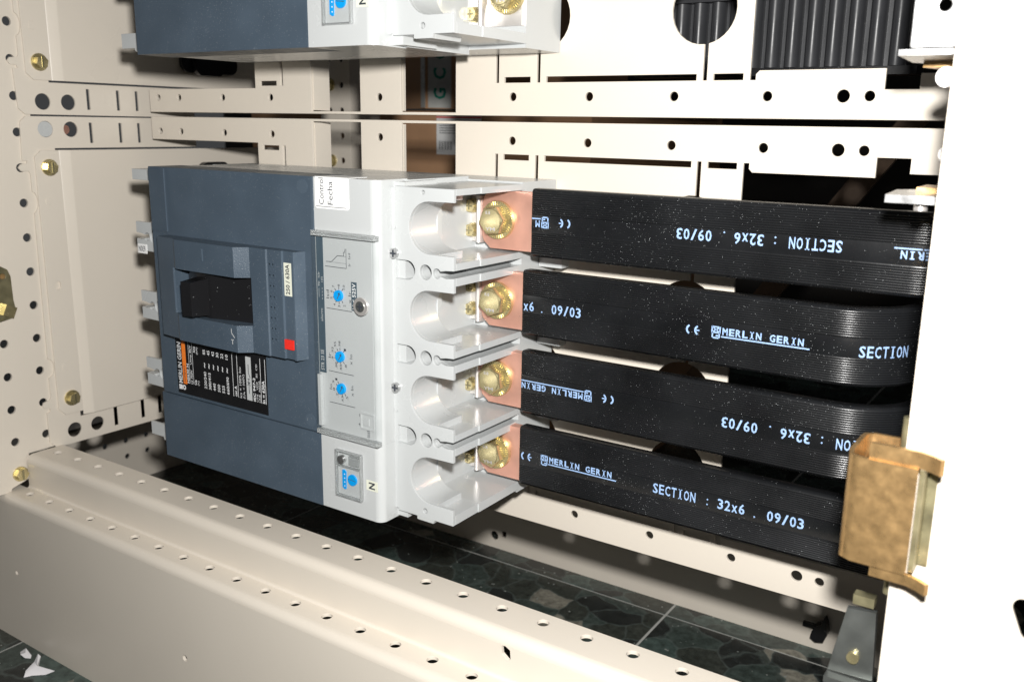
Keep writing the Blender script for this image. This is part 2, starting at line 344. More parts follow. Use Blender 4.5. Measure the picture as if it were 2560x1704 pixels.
# side brackets (lower and, mirrored, upper) carrying the mounting plates
def zz(up): return (lambda z: 2*214.0-z) if up else (lambda z: z)
def side_bracket(up):
    g = zz(up)
    r = root('side_bracket', (-160, 60, g(200)), 'upper beige side bracket with punched holes above the gap on the left wall' if up else
             'lower beige side bracket with grey plugged hole and letters on the left wall', 'bracket', 'side brackets on the left wall')
    left = [(12, 209.3), (16.5, 213.4), (160, 213.6), (160, 190.9), (36, 190.9), (36, -13.4), (160, -13.4), (160, -34.5), (15, -33.3), (9.8, -28), (9.8, -5),
            (12.5, -4), (12.5, -1.5), (8, -.5), (7, 1.5), (8, 4), (13, 5), (14, 7), (14, 22)]
    left += [(14+5*math.sin(math.radians(a)), 29.4-7.4*math.cos(math.radians(a))) for a in range(15, 176, 20)]
    left += [(14.6, 37), (16, 145)] + [(16+3.6*math.sin(math.radians(a)), 153-7.4*math.cos(math.radians(a))) for a in range(15, 176, 20)]
    left += [(16, 161), (16, 173), (15, 175), (9.5, 175.2), (7.5, 177.6), (9.5, 180), (14, 180.2), (14.5, 182.2), (11, 182.6)]
    hs = []
    for zc, z0, z1 in ((204.4, 194.5, 209.3), (-23, -28.5, -13.5)):
        hs += [circ(30.2, zc, 5.7, 24), circ(49.5, zc, 5.5, 24)] + [rect(y-1.3, z0, y+1.3, z1) for y in (65.6, 90.3, 106.6)]
    sheet('plate', 'beige', r, [(y, g(z)) for y, z in left][::(-1 if up else 1)], [[(y, g(z)) for y, z in h] for h in hs], -160, -158.4, 'x', bev=.25)
    pr = Print()
    for t, y in (('A', 59), ('B', 84.4), ('C', 100)):
        for zc in (201, -20): pr.txt(t, y, g(zc)-2, y+3, g(zc)+2, 90, .01)
    pr.build('embossed_letters', 'beige', r, lambda u, v: (-158.33, u, v))
    if not up:
        obj('plug', cyl(bmesh.new(), 30.2, 204.4, 5.5, -161, -159, 'x'), 'grey', r, .3)
        obj('copper_stud', cyl(bmesh.new(), 52, 204, 3.5, -190, -170, 'x'), 'copper', r, .5)
    anchor(r)
side_bracket(False); side_bracket(True)
# side panels
def side_panel(up):
    g = zz(up)
    r = root('wall_lining', (-156, 150, g(90)), 'upper beige folded side panel behind the cropped breaker' if up else 'lower beige folded side panel left of the complete breaker', 'panel', 'folded panels of the left wall')
    fz = lambda L: [(y, g(z)) for y, z in L]
    ov = lambda y, z: rrect(y-2.2, z-3, y+2.2, z+3, 1.8)
    sheet('flange', 'beige', r, fz([(18.5, -3.6), (23.5, -9), (38, -9), (38, 189.6), (24.3, 189.6), (19.4, 185)]), [fz(ov(27.3, 91))], -158.4, -156.8, 'x', bev=.3)
    bm = bmesh.new()
    path = [(38, -157.6), (38.6, -157.2), (44.8, -155.3), (45.6, -155.2), (290, -155.2)]
    pts = [Vector(q) for q in path]; L = []; R = []
    for i, q in enumerate(pts):
        d = (pts[min(i+1, 4)]-pts[max(i-1, 0)]).normalized(); n = Vector((-d.y, d.x))*.8
        L.append((q.y+n.y, q.x+n.x)); R.append((q.y-n.y, q.x-n.x))
    prism(bm, L+R[::-1], g(-12), g(189.6), 'z'); obj('pressing', bm, 'beige', r, ang=60)
    for z in (177.4, 3.5):
        bm = bmesh.new(); prism(bm, hexpts(29.2, g(z), 4.4, .3), -156.8, -151.6, 'x'); cyl(bm, 29.2, g(z), 6.0, -156.8, -155.6, 'x')
        b = obj('bolt', bm, 'brass', r, .4); boxo('slot', 'olive', b, -151.7, -151.3, 28.5, 29.9, g(z)-3.6, g(z)+3.6, bevel=0)
    for z in (153, 28.6):
        sheet('knockout', 'beige', r, fz(ov(26.4, z)), [], -156.9, -156.4, 'x', bev=.2)
    anchor(r)
side_panel(False); side_panel(True)
for nm, z0, z1 in (('upper', 250, 306), ('lower', 122, 176)):
    gm = root('cable_grommet', (-151, 170, z0), 'black plastic grommet on the side panel %s' % ('just below the cropped upper breaker' if nm == 'upper' else 'peeking above the complete breaker'), 'grommet', 'black grommets on the side panels')
    obj('flange', prism(bmesh.new(), rrect(143, z0, 199, z1, 7), -151.4, -148.4, 'x'), 'black', gm, .5)
    obj('boss', prism(bmesh.new(), rrect(153, z0-2 if nm == 'upper' else z0+6, 181, z1-6 if nm == 'upper' else z1+2.6, 6), -149, -143.5, 'x'), 'black', gm, .6)
    anchor(gm)

# mounting plates behind the breakers
def mounting_plate(up):
    g = (lambda z: z) if up else (lambda z: 433.0-z)
    T = 465.0
    r = root('mounting_plate', (140, 110, g(218)), 'upper beige slotted mounting plate above the horizontal gap' if up else 'lower beige slotted mounting plate behind the busbars', 'plate', 'slotted mounting plates')
    o = [(-147, 218.2), (430, 218.2), (430, 239), (411.6, 239), (411.6, 232), (396.6, 232), (396.6, 241.4), (337, 241.4), (335.2, 239.6), (335.2, 236.8), (332.3, 236.8), (332.3, T-18.5)]
    o += [(335.2, T-18.5), (335.2, T-23), (430, T-23), (430, T), (-147, T), (-147, T-17), (-26.5, T-17), (-26.5, 235.4), (-147, 235.4)]
    hs = [rect(28.3, 219.9, 72.6, T-2), [(107, 219.9), (150, 219.9), (150, T-2), (107, T-2)]]
    for zb, zt in ((236.9, 240.0), (T-21.8, T-18.7)):
        hs += [rect(-21.5, zb, -5, zt), rect(185.2, zb, 203.2, zt), rect(213.8, zb, 304, zt), rect(313.2, zb, 328.8, zt)]
    hs += [rect(-1, 236.9, 1.4, T-18.7), rect(179.2, 236.9, 181.4, T-18.7), ]
    for zc in (229, T-12.8):
        hs += [circ(x, zc, 2.4, 18) for x in (-136.3, -111.3, -61.7, -11.5, 89, 191.4, 241.8, 292.2, 341.8, 390.3)] + [circ(378.3, zc, 3.0, 20)]
    cs = [271.8, 317.2, 362.6, 408]
    for xc, xs in ((306, 308.5), (211, 208.6)):
        # keyed column of round cable holes joined by thin vertical slots
        pr = [236.9] + [q for c in cs for q in (c-17, c+17)] + [T-18.7]
        col = []; right = []; left_ = []
        for i in range(0, len(pr), 2):
            right += [(xs+1.1, pr[i]), (xs+1.1, pr[i+1])] if i in (0, len(pr)-2) else [(xs+1.1, pr[i]), (xs+1.1, pr[i+1])]
        for c in cs: pass
        R_, L_ = [], []
        R_.append((xs+1.1, 236.9)); L_.append((xs-1.1, 236.9))
        for c in cs:
            aR = math.asin((xs+1.1-xc)/17.2); aL = math.asin((xs-1.1-xc)/17.2)
            R_ += [(xc+17.2*math.sin(t), c-17.2*math.cos(t)) for t in [aR+(math.pi-2*aR)*k/16 for k in range(17)]]
            L_ += [(xc+17.2*math.sin(t), c-17.2*math.cos(t)) for t in [aL-(math.pi+2*aL)*k/16 for k in range(17)]]
        R_.append((xs+1.1, T-18.7)); L_.append((xs-1.1, T-18.7))
        hs.append(R_+L_[::-1])
    fz = lambda Lp: [(x, g(z)) for x, z in Lp]
    sheet('perforated_sheet', 'beige', r, fz(o), [fz(h) for h in hs], 110, 112, 'y', bev=.35)
    e = g(218.2); e2 = g(219.8)
    boxo('edge_flange', 'beige', r, -147, 430, 112, 127, min(e, e2), max(e, e2), bevel=.2)
    e = g(T); e2 = g(T-1.6)
    boxo('edge_flange', 'beige', r, -147, 430, 112, 127, min(e, e2), max(e, e2), bevel=.2)
    bm = bmesh.new()
    prism(bm, [(26.9, 112.05), (28.9, 112.05), (28.9, 127), (26.9, 127)], g(220.6), g(T-3), 'z'); obj('folded_lip', bm, 'beige', r, .3)
    prism_b = prism(bmesh.new(), [(105.2, 112.05), (107.2, 112.05), (107.2, 114.5), (105.2, 114.5)], g(220.6), g(T-3), 'z'); obj('folded_lip', prism_b, 'beige', r, .3)
    anchor(r)
mounting_plate(True); mounting_plate(False)

# rear frame
rr = root('rear_rail', (140, 310, FZ), 'beige base rail lying on the floor at the rear of the cabinet', 'rail')
sheet('face', 'beige', rr, rect(-420, FZ, 470, -95), [circ(47.7, -163.8, 4.4, 18), rect(56, -163, 61, -157)], 310, 312, 'y')
boxo('top_flange', 'beige', rr, -420, 470, 312, 350, -97, -95)
anchor(rr)
br = root('base_rail', (-370, 150, FZ), 'beige perforated base rail on the floor at far left', 'rail')
sheet('face', 'beige', br, rect(-30, FZ, 308, -100), [circ(60+25*k, -146, 3.0, 16) for k in range(10)] + [circ(35+25*k, -128, 3.0, 16) for k in range(10)], -372, -370, 'x')
boxo('top_flange', 'beige', br, -420, -370, -30, 308, -102, -100)
anchor(br)
ru = root('rear_upright', (-135, 310, FZ), 'beige perforated upright at the rear left of the cabinet', 'upright')
sheet('perforated_face', 'beige', ru, rect(-160, FZ, -121.6, 520), [circ(-132.6, 247-23.3*k, 2.9, 16) for k in range(-8, 16)] + [circ(-147.4, 224-47*k, 2.6, 14) for k in range(-4, 6)], 308, 310, 'y')
boxo('side_flange', 'beige', ru, -123.6, -121.6, 310.05, 350, FZ, 520)
for z in (247.5, 176.7):
    bm = prism(bmesh.new(), hexpts(-146.5, z, 5), 303, 308, 'y'); cyl(bm, -146.5, z, 6, 306.6, 308, 'y'); obj('bolt', bm, 'brass', ru, .4)
anchor(ru)
# right front upright
ro = root('front_upright', (500, -31, FZ), 'overexposed white front upright of the cabinet at the right edge', 'upright')
sheet('front_face', 'beige', ro, rect(445.2, -57, 640, 520), [[(486+2.8*math.cos(t), 63+3.2*math.sin(t)) for t in [math.radians(-20+22*k) for k in range(11)]]+[(486.6, 54), (487.6, 52.6), (489, 52.8), (489.6, 54.4)]], -32, -30, 'y', bev=.6)
boxo('shadow_flange', 'beige', ro, 445.4, 447.4, -29.95, 8, -57, 520, bevel=.3)  # return out of view, made deep to widen the upright's shadow
boxo('inner_flange', 'beige', ro, 447.45, 462, 6, 8, -57, 520, bevel=.3)
anchor(ro)

# ribbed black duct seen through the upper plate
rd = root('ribbed_duct', (310, 200, 249), 'black plastic part with rounded vertical ribs behind the upper mounting plate', 'duct')
boxo('backing', 'duct', rd, 226, 386.5, 204, 212, 248, 420)
boxo('bottom_edge', 'black', rd, 226, 394, 196, 216, 243.5, 247.9)
boxo('crossbar', 'duct', rd, 226, 386.5, 196.0, 203.9, 286.5, 289.5, bevel=.6)
rib_me = None
for k in range(14):
    if rib_me is None:
        pts = [(4.5*math.cos(t), -7.5*math.sin(t)) for t in [math.pi*i/12 for i in range(13)]]
        o = obj('rib', prism(bmesh.new(), pts, 0, 38, 'z'), 'duct', rd); rib_me = o.data
        q = bmesh.new(); prism(q, pts, 0, 120, 'z')
    else:
        o = bpy.data.objects.new('rib', rib_me); COL.objects.link(o); o.parent = rd
    o.location = Vector((232.4+11.5*k, 204, 248.2))*MM
for k in range(14):
    o = bpy.data.objects.new('rib', rib_me); COL.objects.link(o); o.parent = rd
    o.location = Vector((232.4+11.5*k, 204, 289.8))*MM
q.free(); anchor(rd)

# cardboard boxes behind
cb = root('cardboard_box', (-130, 560, FZ), 'brown cardboard box with white address label behind the cabinet', 'box', 'cardboard boxes behind the cabinet')
boxo('carton', 'cardboard', cb, -420, 60, 450, 800, FZ, 226, bevel=1.5)
lb = boxo('address_label', 'white', cb, -129, -70, 449.6, 449.9, 181, 221.5, bevel=0)
pr = Print()
for i in range(5): pr.line((-125, 214-2.6*i), (-84-4*(i % 3), 214-2.6*i), .7)
for i in range(14): pr.line((-125+1.3*i, 186), (-125+1.3*i, 195), .35+.5*(i % 3 == 0))
pr.build('print', 'ink', lb, 449.5)
pr = Print(); pr.line((-129, 220), (-70, 220), 1.6); pr.build('red_band', 'red', lb, 449.5)
anchor(cb)
cb2 = root('cardboard_box', (-146, 452, 229), 'brown cardboard box sealed with green printed tape stacked on another carton', 'box', 'cardboard boxes behind the cabinet')
o = boxo('carton', 'cardboard', cb2, 0, 260, 0, 300, 0, 260, bevel=1.5)
tp = boxo('printed_tape', 'tape', cb2, 3, 30, -.5, -.15, 1, 259, bevel=0)
pr = Print()
for i in range(7): pr.txt('GC'[i % 2], 9, 10+21*i, 24, 22+21*i, 90, .03)
pr.build('print', 'green', tp, -.62)
boxo('printed_tape', 'tape', cb2, -.5, -.15, .5, 12, 1, 259, bevel=0)
cb2.rotation_euler[2] = math.radians(60)
cr_ = boxo('dark_pallet', 'wall', None, -420, 120, 452, 780, 226.4, 228.6, bevel=.3); cr_.name = 'cardboard_sheet'
tag(cr_, 'dark sheet lying between the two cardboard boxes', 'sheet')

bm = bmesh.new(); pa, pb = Vector((244.9, 63.6)), Vector((318.3, 168.8)); dd = (pb-pa).normalized(); nn = Vector((-dd.y, dd.x))*9; pa -= dd*260; pb += dd*160
prism(bm, [(pa-nn)[:], (pb-nn)[:], (pb+nn)[:], (pa+nn)[:]], 420, 428, 'y')
tag(obj('brace_strip', bm, 'dim', None, .5), 'dim brown slanting strip in the dark behind the busbars', 'strip')
# ================================================================== CIRCUIT BREAKER
PC = [162.0, 117.0, 72.0, 27.0]          # pole centres
def breaker():
    B = root('circuit_breaker', (95, 110, 0), 'x', 'circuit breaker', 'moulded case circuit breakers')
    # --- base and terminal shrouds
    bm = bmesh.new(); box(bm, -32, 222.6, 74, 109.5, 3, 183)
    obj('base', bm, 'grey', B, .8)
    boxo('rear_body', 'grey', B, 0.6, 186, 22, 74.2, .4, 184.6, bevel=.5)
    def shroud(flip):
        fx = (lambda x: 190.2-x) if flip else (lambda x: x)
        F = lambda L: [(fx(x), z) for x, z in L]
        def comb(x0, xe, r, y0, y1, bev, slots=True, lip=True):
            out = [(x0, 5), (198.5, 5), (198.5, 3.2), (200, 3), (209.6, 3), (210.5, 5), (xe, 5)] if slots else [(x0, 5), (xe, 5)]
            for i, c in list(enumerate(PC))[::-1]:
                out += [(xe, c-13.2)] if lip else [(xe, c-16.8), (211.5 if slots else 191, c-16.8)]
                if slots and not lip: out += [(211.5, c-r)]
                if slots: out += [(207.5+r*math.cos(t), c+r*math.sin(t)) for t in [math.radians(-90-12*k) for k in range(16)]]
                if slots and not lip: out += [(211.5, c+r)]
                out += [(xe, c+13.4)] if lip else [(211.5 if slots else 191, c+16.8), (xe, c+16.8)]
                if i > 0:
                    s = c+22.5
                    out += [(xe, s-1.6), (218, s-2.0), (214.6, s-1.2)]
                    if slots: out += [(212.2+2.6*math.cos(t), s+2.6*math.sin(t)) for t in [math.radians(-30-30*k) for k in range(11)]]
                    else: out += [(212, s)]
                    out += [(214.6, s+1.2), (218, s+1.9), (xe, s+2.2)]
            out += [(xe, 182), (x0, 182)]
            for c in PC[:3]:
                s = c-22.5
                if slots: out += [(x0, s+5), (193, s+5)] + [(193+5.2*math.cos(t), s+5*math.sin(t)) for t in [math.radians(75-15*k) for k in range(11)]] + [(193, s-5), (x0, s-5)]
            hs = []
            if slots:
                for c in PC[:3]: hs += [circ(205.0, c-22.5, 3.9, 22)]
                hs += [circ(203.7, 181.2-1.6, 1.1, 12), circ(204, 9, 1.5, 12)]
            o2 = F(out); hh = [F(h) for h in hs]
            return o2, hh, y0, y1, 'y', bev
        bm = bmesh.new()
        for a in (comb(185.5, 222.8, 13.2, 11, 13.4, .35), comb(185.5, 222.8, 13.2, 13.42, 34, .1, True, False), comb(184, 223.4, 13, 34.02, 74, .2, False, False)):
            sheet_into(bm, *a)
        bmesh.ops.remove_doubles(bm, verts=bm.verts, dist=1e-4)
        o = obj('terminal_shroud', bm, 'grey', B)
        if not flip:
            for c in PC:
                bm = box(bmesh.new(), 193.2, 195.2, 34, 37.5, c-11, c+10); obj('rib', bm, 'grey', o, .3)
            for c in PC[:3]:
                boxo('rear_tab', 'grey', o, 223, 238, 92, 100, c-27, c-20.5, bevel=.4)
        return o
    s1 = shroud(False); s2 = shroud(True)
    # rating tag on one left tab
    tg = boxo('rating_tag', 'white', s2, -31.8, -22.5, 10.7, 10.95, 128.5, 134.5, bevel=0)
    pr = Print(); pr.txt('630N', -30.8, 129.6, -24, 133.4, 180, .01); pr.build('lettering', 'ink', tg, 10.6)
    # column with screws beside the trip unit
    boxo('screw_column', 'grey', B, 178, 190, 13.45, 40, .8, 184, bevel=.4); boxo('screw_column', 'grey', B, 180, 185.3, 11.6, 14, 6, 181, bevel=.4)
    for z in (147.6, 72.5+3):
        bm = cyl(bmesh.new(), 185.2, z, 2.7, 9.2, 11.8, 'y', 20); o = obj('column_screw', bm, 'steel', B, .4)
        bm = box(bmesh.new(), 183.3, 187.1, 9.0, 9.15, z-.45, z+.45); box(bm, 184.75, 185.65, 8.95, 9.1, z-1.9, z+1.9); obj('cross_slot', bm, 'ink', o)
    for z in (160.8, 62.5):
        bm = cyl(bmesh.new(), 184.2, z, 1.1, 11.2, 11.8, 'y', 14); obj('column_stud', bm, 'grey', B, .2)
    # --- terminals: tinned pad, screws, hexagon bolt
    for i, c in enumerate(PC):
        dz = (.7, 1.2, 1.5, 3.0)[i]
        bm = bmesh.new(); box(bm, 186.5, 222, 70.3, 74.1, c-13, c+13)
        o = obj('terminal_pad', bm, 'tin', B, .8)
        bm = bmesh.new(); prism(bm, [(198.6+2.6*math.cos(t), 70.4-5.2*math.sin(t)) for t in [math.pi*k/8 for k in range(9)]], c-13, c+13, 'z'); obj('pad_ridge', bm, 'tin', o)
        for sz in (6.9, -6.6):
            bm = cyl(bmesh.new(), 192.8, c+sz, 3.9, 66.2, 68.3, 'y', 22, 4.1); cyl(bm, 192.8, c+sz, 3.3, 63.2, 66.2, 'y', 22, 3.6)
            k = obj('terminal_screw', bm, 'brass', B, .5); k.location.y = 2.1*MM
            bm = box(bmesh.new(), 190.7, 194.9, 63, 63.15, c+sz-.45, c+sz+.45); box(bm, 192.35, 193.25, 62.95, 63.1, c+sz-2.1, c+sz+2.1); obj('cross_slot', bm, 'olive', k)
        bx, bz = 213.6, c+dz
        bm = cyl(bmesh.new(), bx, bz, 10.3, 60.0, 61.9, 'y', 40, 10.6)
        for k in range(44):                            # serrated washer face
            t = 2*math.pi*k/44
            u = Vector((math.cos(t), math.sin(t))); n = Vector((-u.y, u.x))*.32
            pts = [(bx+u.x*8.2+n.x, bz+u.y*8.2+n.y), (bx+u.x*9.9+n.x, bz+u.y*9.9+n.y), (bx+u.x*9.9-n.x, bz+u.y*9.9-n.y), (bx+u.x*8.2-n.x, bz+u.y*8.2-n.y)]
            prism(bm, pts, 59.7, 60.1, 'y')
        bo = obj('terminal_bolt', bm, 'brass', B); bo.location.y = 2.2*MM
        ang = (.12, .36, .62, .80)[i]
        bm = bmesh.new(); prism(bm, hexpts(bx, bz, 8.2, ang), 54.2, 60.0, 'y')
        es = [e for e in bm.edges if abs(e.verts[0].co.y-54.2) < .01 and abs(e.verts[1].co.y-54.2) < .01]
        bmesh.ops.bevel(bm, geom=es, offset=.9, segments=2, affect='EDGES', profile=.6)
        cyl(bm, bx, bz, 6.3, 53.7, 54.25, 'y', 32, 6.7)
        hd = obj('hexagon_head', bm, 'brass', bo)
        pr = Print()
        for s_, a in (('8.8', 1.9), ('M', -1.2), ('Y', -1.9)):
            cx, cz = bx+4.6*math.cos(a), bz+4.6*math.sin(a); pr.txt(s_, cx-1.6, cz-.9, cx+1.6, cz+.9, 0, .02)
        o = pr.build('embossed_mark', 'tin', hd, 53.62)
    # --- blue front: main moulding and neutral pole moulding
    bm = bmesh.new(); box(bm, 0, 138.4, 0, 24, 43.6, 185)
    o = obj('front_cover', bm, 'blue', B, .7)
    boxo('raised_strip', 'blue', o, .6, 15, -.7, .2, 146.5, 184.2, bevel=.25)
    bm = bmesh.new(); box(bm, -1.5, 138.4, -.3, 24, 0, 42.9); obj('neutral_pole_cover', bm, 'blue', B, .7)
    for z in (181.0-1.5, 49.3):
        bm = cyl(bmesh.new(), 130.8, z, 3.9, -.12, .1, 'y', 28); cyl(bm, 130.8, z, 3.5, -.2, -.05, 'y', 28)
        obj('dimple_cap', bm, 'bluetop', o)
    boxo('corner_bead', 'bluetop', o, 137.0, 138.7, -.6, .3, 44, 184.6, bevel=.3)
    # toggle surround: stepped profile in (X,Y)
    prof = [(15.5, .3), (15.5, -8.5), (33, -10.4), (37, -12.9), (88.5, -13.2), (95.2, -7.6), (108.2, -7.6), (108.7, -6.7), (119.6, -6.7), (120, -5.5), (126.8, -5.5), (127.2, -6.5), (128.5, -6.4), (131.2, .3)]
    bm = bmesh.new(); z0, z1, za, zb = 84.6, 144.7, 100.2, 127.6
    prism(bm, prof, zb, z1, 'z'); prism(bm, prof, z0, za, 'z')
    prism(bm, [(15.5, .3), (15.5, -8.5), (31, -10.2), (32, -9.6), (32, .3)], za, zb, 'z')
    prism(bm, [(96, .3), (96, -7.6), (108.2, -7.6), (108.7, -6.7), (119.6, -6.7), (120, -5.5), (126.8, -5.5), (127.2, -6.5), (128.5, -6.4), (131.2, .3)], za, zb, 'z')
    ts = obj('toggle_surround', bm, 'blue', B, ang=20)
    boxo('position_mark', 'bluetop', ts, 61.6, 62.5, -13.45, -13.0, 134.5, 141.5, bevel=.15)
    pr = Print(); pr.ring(84, 137.6, 1.3, 2.0); pr.build('position_mark', 'bluetop', ts, -13.32)
    pr = Print(); pr.line((84.5, 89), (84.5, 91.6), .6); pr.line((83.4, 91.6), (85.6, 91.6), .5); pr.line((86.5, 93), (84, 95.6), .6); pr.line((84, 95.6), (84, 98), .6)
    pr.build('position_mark', 'face', ts, -13.32)
    bm = bmesh.new()
    for k in range(15):
        for xx in (110.2, 112.9):
            zc = 93.5+3.0*k; box(bm, xx, xx+2.0, -6.95, -6.6, zc, zc+(.8 if k % 2 else 1.7)); box(bm, xx, xx+.7, -6.95, -6.6, zc+.9, zc+2.3)
    obj('relief_lettering', bm, 'blue', ts)
    # toggle drum and handle
    bm = bmesh.new(); pts = [(33, -1), (40, -5), (50, -7.6), (58, -8.6), (61, -9.0), (63, -8.4), (70, -6.6), (80, -4.6), (95.8, -2.6), (95.8, .2), (33, .2)]
    prism(bm, pts, za+.1, zb-.1, 'z'); dr = obj('toggle_drum', bm, 'black', B, ang=50)
    bm = box(bmesh.new(), 51.6, 60.2, -21, -7.5, 103, 122.6)
    for v in bm.verts:
        if v.co.y > -8: v.co.z += (1.2 if v.co.z > 110 else -1.0); v.co.x += .4 if v.co.x > 55 else -1
    obj('toggle_handle', bm, 'black', B, .8, 3)
    # rating sticker, test button
    st = boxo('rating_sticker', 'cream', ts, 120.3, 125.9, -5.75, -5.55, 120.2, 138.4, bevel=0)
    pr = Print(); pr.txt('250 / 630A', 121.5, 121, 124.6, 137.6, 90, .02); pr.build('lettering', 'ink', st, -5.83)
    tb = boxo('trip_button', 'red', ts, 119.9, 126.6, -6.9, -5.6, 90.4, 95.8, bevel=.3)
    # --- rating plate
    rp = boxo('rating_plate', 'label_black', B, 14.8, 96.6, -.25, -.02, 45.4, 84.4, bevel=0)
    pr = Print(); T = lambda s, x0, z0, x1, z1, b=.0: pr.txt(s, x0, z0, x1, z1, 90, b)
    T('MERLIN GERIN', 16.1, 52, 19.9, 78.2, .012)
    pr.poly(rect(16.0, 47.9, 19.2, 51.0)); pr.ring(20.9, 49.5, .7, 1.6)
    T('NS630 N', 24.4, 53, 26.5, 65.5, .025)
    pr.line((27.0, 53), (27.0, 80), .28); pr.line((30.6, 53), (30.6, 80), .3)
    T('Ui 750V', 27.8, 53, 29.9, 62, .01); T('Uimp 8kV', 27.8, 65.5, 29.9, 77.6, .01)
    T('Ue', 31.5, 53, 33.4, 56.2, .03); T('(V)', 34.2, 53, 36.2, 56); T('Icu', 31.5, 73.8, 33.4, 77.4, .03); T('(kA)', 34.2, 72.8, 36.2, 77.4)
    for x, a, b in zip((40.6, 44.7, 48.8, 52.9, 57, 61.2), ('220/240', '380/415', '440', '500', '525', '660/690'), ('85', '45', '42', '30', '22', '10')):
        T(a, x, 52.2, x+2.3, 63 if '/' in a else 57, .012); T('~', x+.6, 65.5, x+1.8, 68.6, .03); T(b, x, 73.8, x+2.3, 76.9, .012)
    for x in (67.2, 71.4, 91.4, 95.4): pr.line((x, 52), (x, 79), .36)
    T('cat A', 68.3, 52.3, 70.4, 58.8, .02); T('Ics = 100% Icu', 72.6, 52.2, 74.6, 71, .0); T('(Ue < 500V)', 75.7, 52.2, 77.8, 67, .0)
    T('IEC 947-2', 84.7, 52.2, 86.7, 66.5, .025); T('UTE   VDE   BS  CEI', 87.5, 52.2, 88.8, 75, 0); T('UNE  NEMA', 89.5, 52.2, 90.8, 65.5, 0)
    T('In = 630A', 92.3, 52.2, 94.6, 66, .025)
    pr.build('lettering', 'white_ink', rp, -.33)
    ob = boxo('orange_band', 'orange', rp, 20.6, 24.0, -.40, -.27, 52, 84.3, bevel=0)
    pr = Print(); pr.txt('compact', 21.4, 53, 23.5, 64, 90, .01); pr.build('lettering', 'ink', ob, -.46)
    sb = boxo('symbol_band', 'face', rp, 79.1, 83.5, -.40, -.27, 52, 78.5, bevel=0)
    pr = Print(); pr.line((81.3, 56), (81.3, 61), .5); pr.line((80.2, 61), (82.4, 63.2), .5); pr.line((82.4, 61), (80.2, 63.2), .5); pr.line((81.3, 62), (81.3, 65), .5)
    pr.line((80.4, 65), (82.2, 65), .5); pr.line((82.6, 65.8), (81.3, 68.8), .5); pr.line((81.3, 68.8), (81.3, 74), .5); pr.build('symbol', 'ink', sb, -.46)
    # --- grey trip unit front
    for nm, za_, zb_ in (('upper_housing', 157.4, 185), ('neutral_housing', 0, 44.6)):
        bm = bmesh.new(); prism(bm, [(138.9, 0), (178.5, 0)] + arc(178.5, 4.5, 4.5, -90, 0, 6) + [(183, 24), (138.9, 24)], za_, zb_, 'z')
        hs = obj(nm, bm, 'grey', B, .5, ang=40)
    bm = bmesh.new(); prism(bm, [(138.9, .2), (178.5, .2)] + arc(178.5, 4.7, 4.3, -90, 0, 6) + [(182.8, 24), (138.9, 24)], 44.62, 157.38, 'z')
    tu = obj('trip_unit_face', bm, 'face', B, ang=40)
    # printed strip
    ds = boxo('title_strip', 'darkstrip', tu, 139.6, 144.4, -.12, .15, 79.2, 153.6, bevel=0)
    pr = Print(); T = lambda s, x0, z0, x1, z1, b=.0: pr.txt(s, x0, z0, x1, z1, 90, b)
    T('alarm', 141.6, 108, 143.3, 115, .0); T('STR 23 SE', 140.8, 80.5, 143.2, 92, .01); T('90  %Ir', 140.3, 127, 141.6, 135, 0); T('105', 142.6, 129.5, 143.9, 132.5, 0)
    pr.line((140.9, 121), (140.9, 126), .25)
    for k in range(4): pr.line((143.3, 120+1.8*k), (143.3, 121+1.8*k), .3)
    pr.build('lettering', 'face', ds, -.2)
    vs = boxo('voltage_strip', 'darkstrip', tu, 164.2, 168, -.12, .15, 116.4, 131.7, bevel=0)
    pr = Print(); pr.txt('U < 525V', 164.9, 117.2, 167.4, 131, 90, .01); pr.build('lettering', 'white', vs, -.2)
    pr = Print(); T = lambda s, x0, z0, x1, z1, b=.0: pr.txt(s, x0, z0, x1, z1, 90, b)
    cv = [(146.5, 140.9), (150.4, 141), (154.7, 144.6), (159.2, 144.7), (159.2, 146.8), (160.2, 146.8), (160.2, 148.6)]
    for a, b in zip(cv, cv[1:]): pr.line(a, b, .32)
    pr.line((145.7, 138.4), (160.9, 138.4), .3); pr.line((161, 138.4), (161, 148.8), .3); pr.line((151, 140.9), (160.9, 140.9), .12); pr.line((158.9, 144.6), (161, 144.6), .12)
    T('Isd', 162.4, 143.6, 164, 146.6); T('Ir', 162.4, 139.8, 164, 141.4)
    for a, b, z in ((145.8, 164.2, 115.7), (146.1, 164.5, 80.8), (146.1, 165, 63)): pr.line((a, z), (b, z), .3)
    def dial(cx, cz, nums, ox, oz):
        for px, py, s_ in nums:
            x = cx+(px-ox)/14.3; z = cz-(py-oz)/19.1+(px-ox)*.007
            wz = .95*len(s_)*.62; T(s_, x-.75, z-wz, x+.75, z+wz)
            d = Vector((x-cx, z-cz)).normalized(); pr.line((cx+d.x*3.3, cz+d.y*3.3), (cx+d.x*4.7, cz+d.y*4.7), .42)
    dial(155.3, 123.4, ((270,1410,'4'), (318,1425,'3'), (372,1420,'2'), (238,1340,'5'), (240,1270,'6'), (262,1220,'7'), (318,1210,'8'), (370,1230,'10')), 320, 1315)
    dial(155.2, 90.0, ((297,565,'.88'), (345,590,'.85'), (398,575,'.8'), (260,495,'.9'), (262,408,'.93'), (290,348,'.95'), (337,340,'.98'), (392,398,'1')), 345, 470)
    dial(155.6, 72.1, ((308,885,'.7'), (362,925,'.63'), (412,912,'.5'), (275,830,'.8'), (270,750,'.9'), (302,714,'1')), 360, 810)
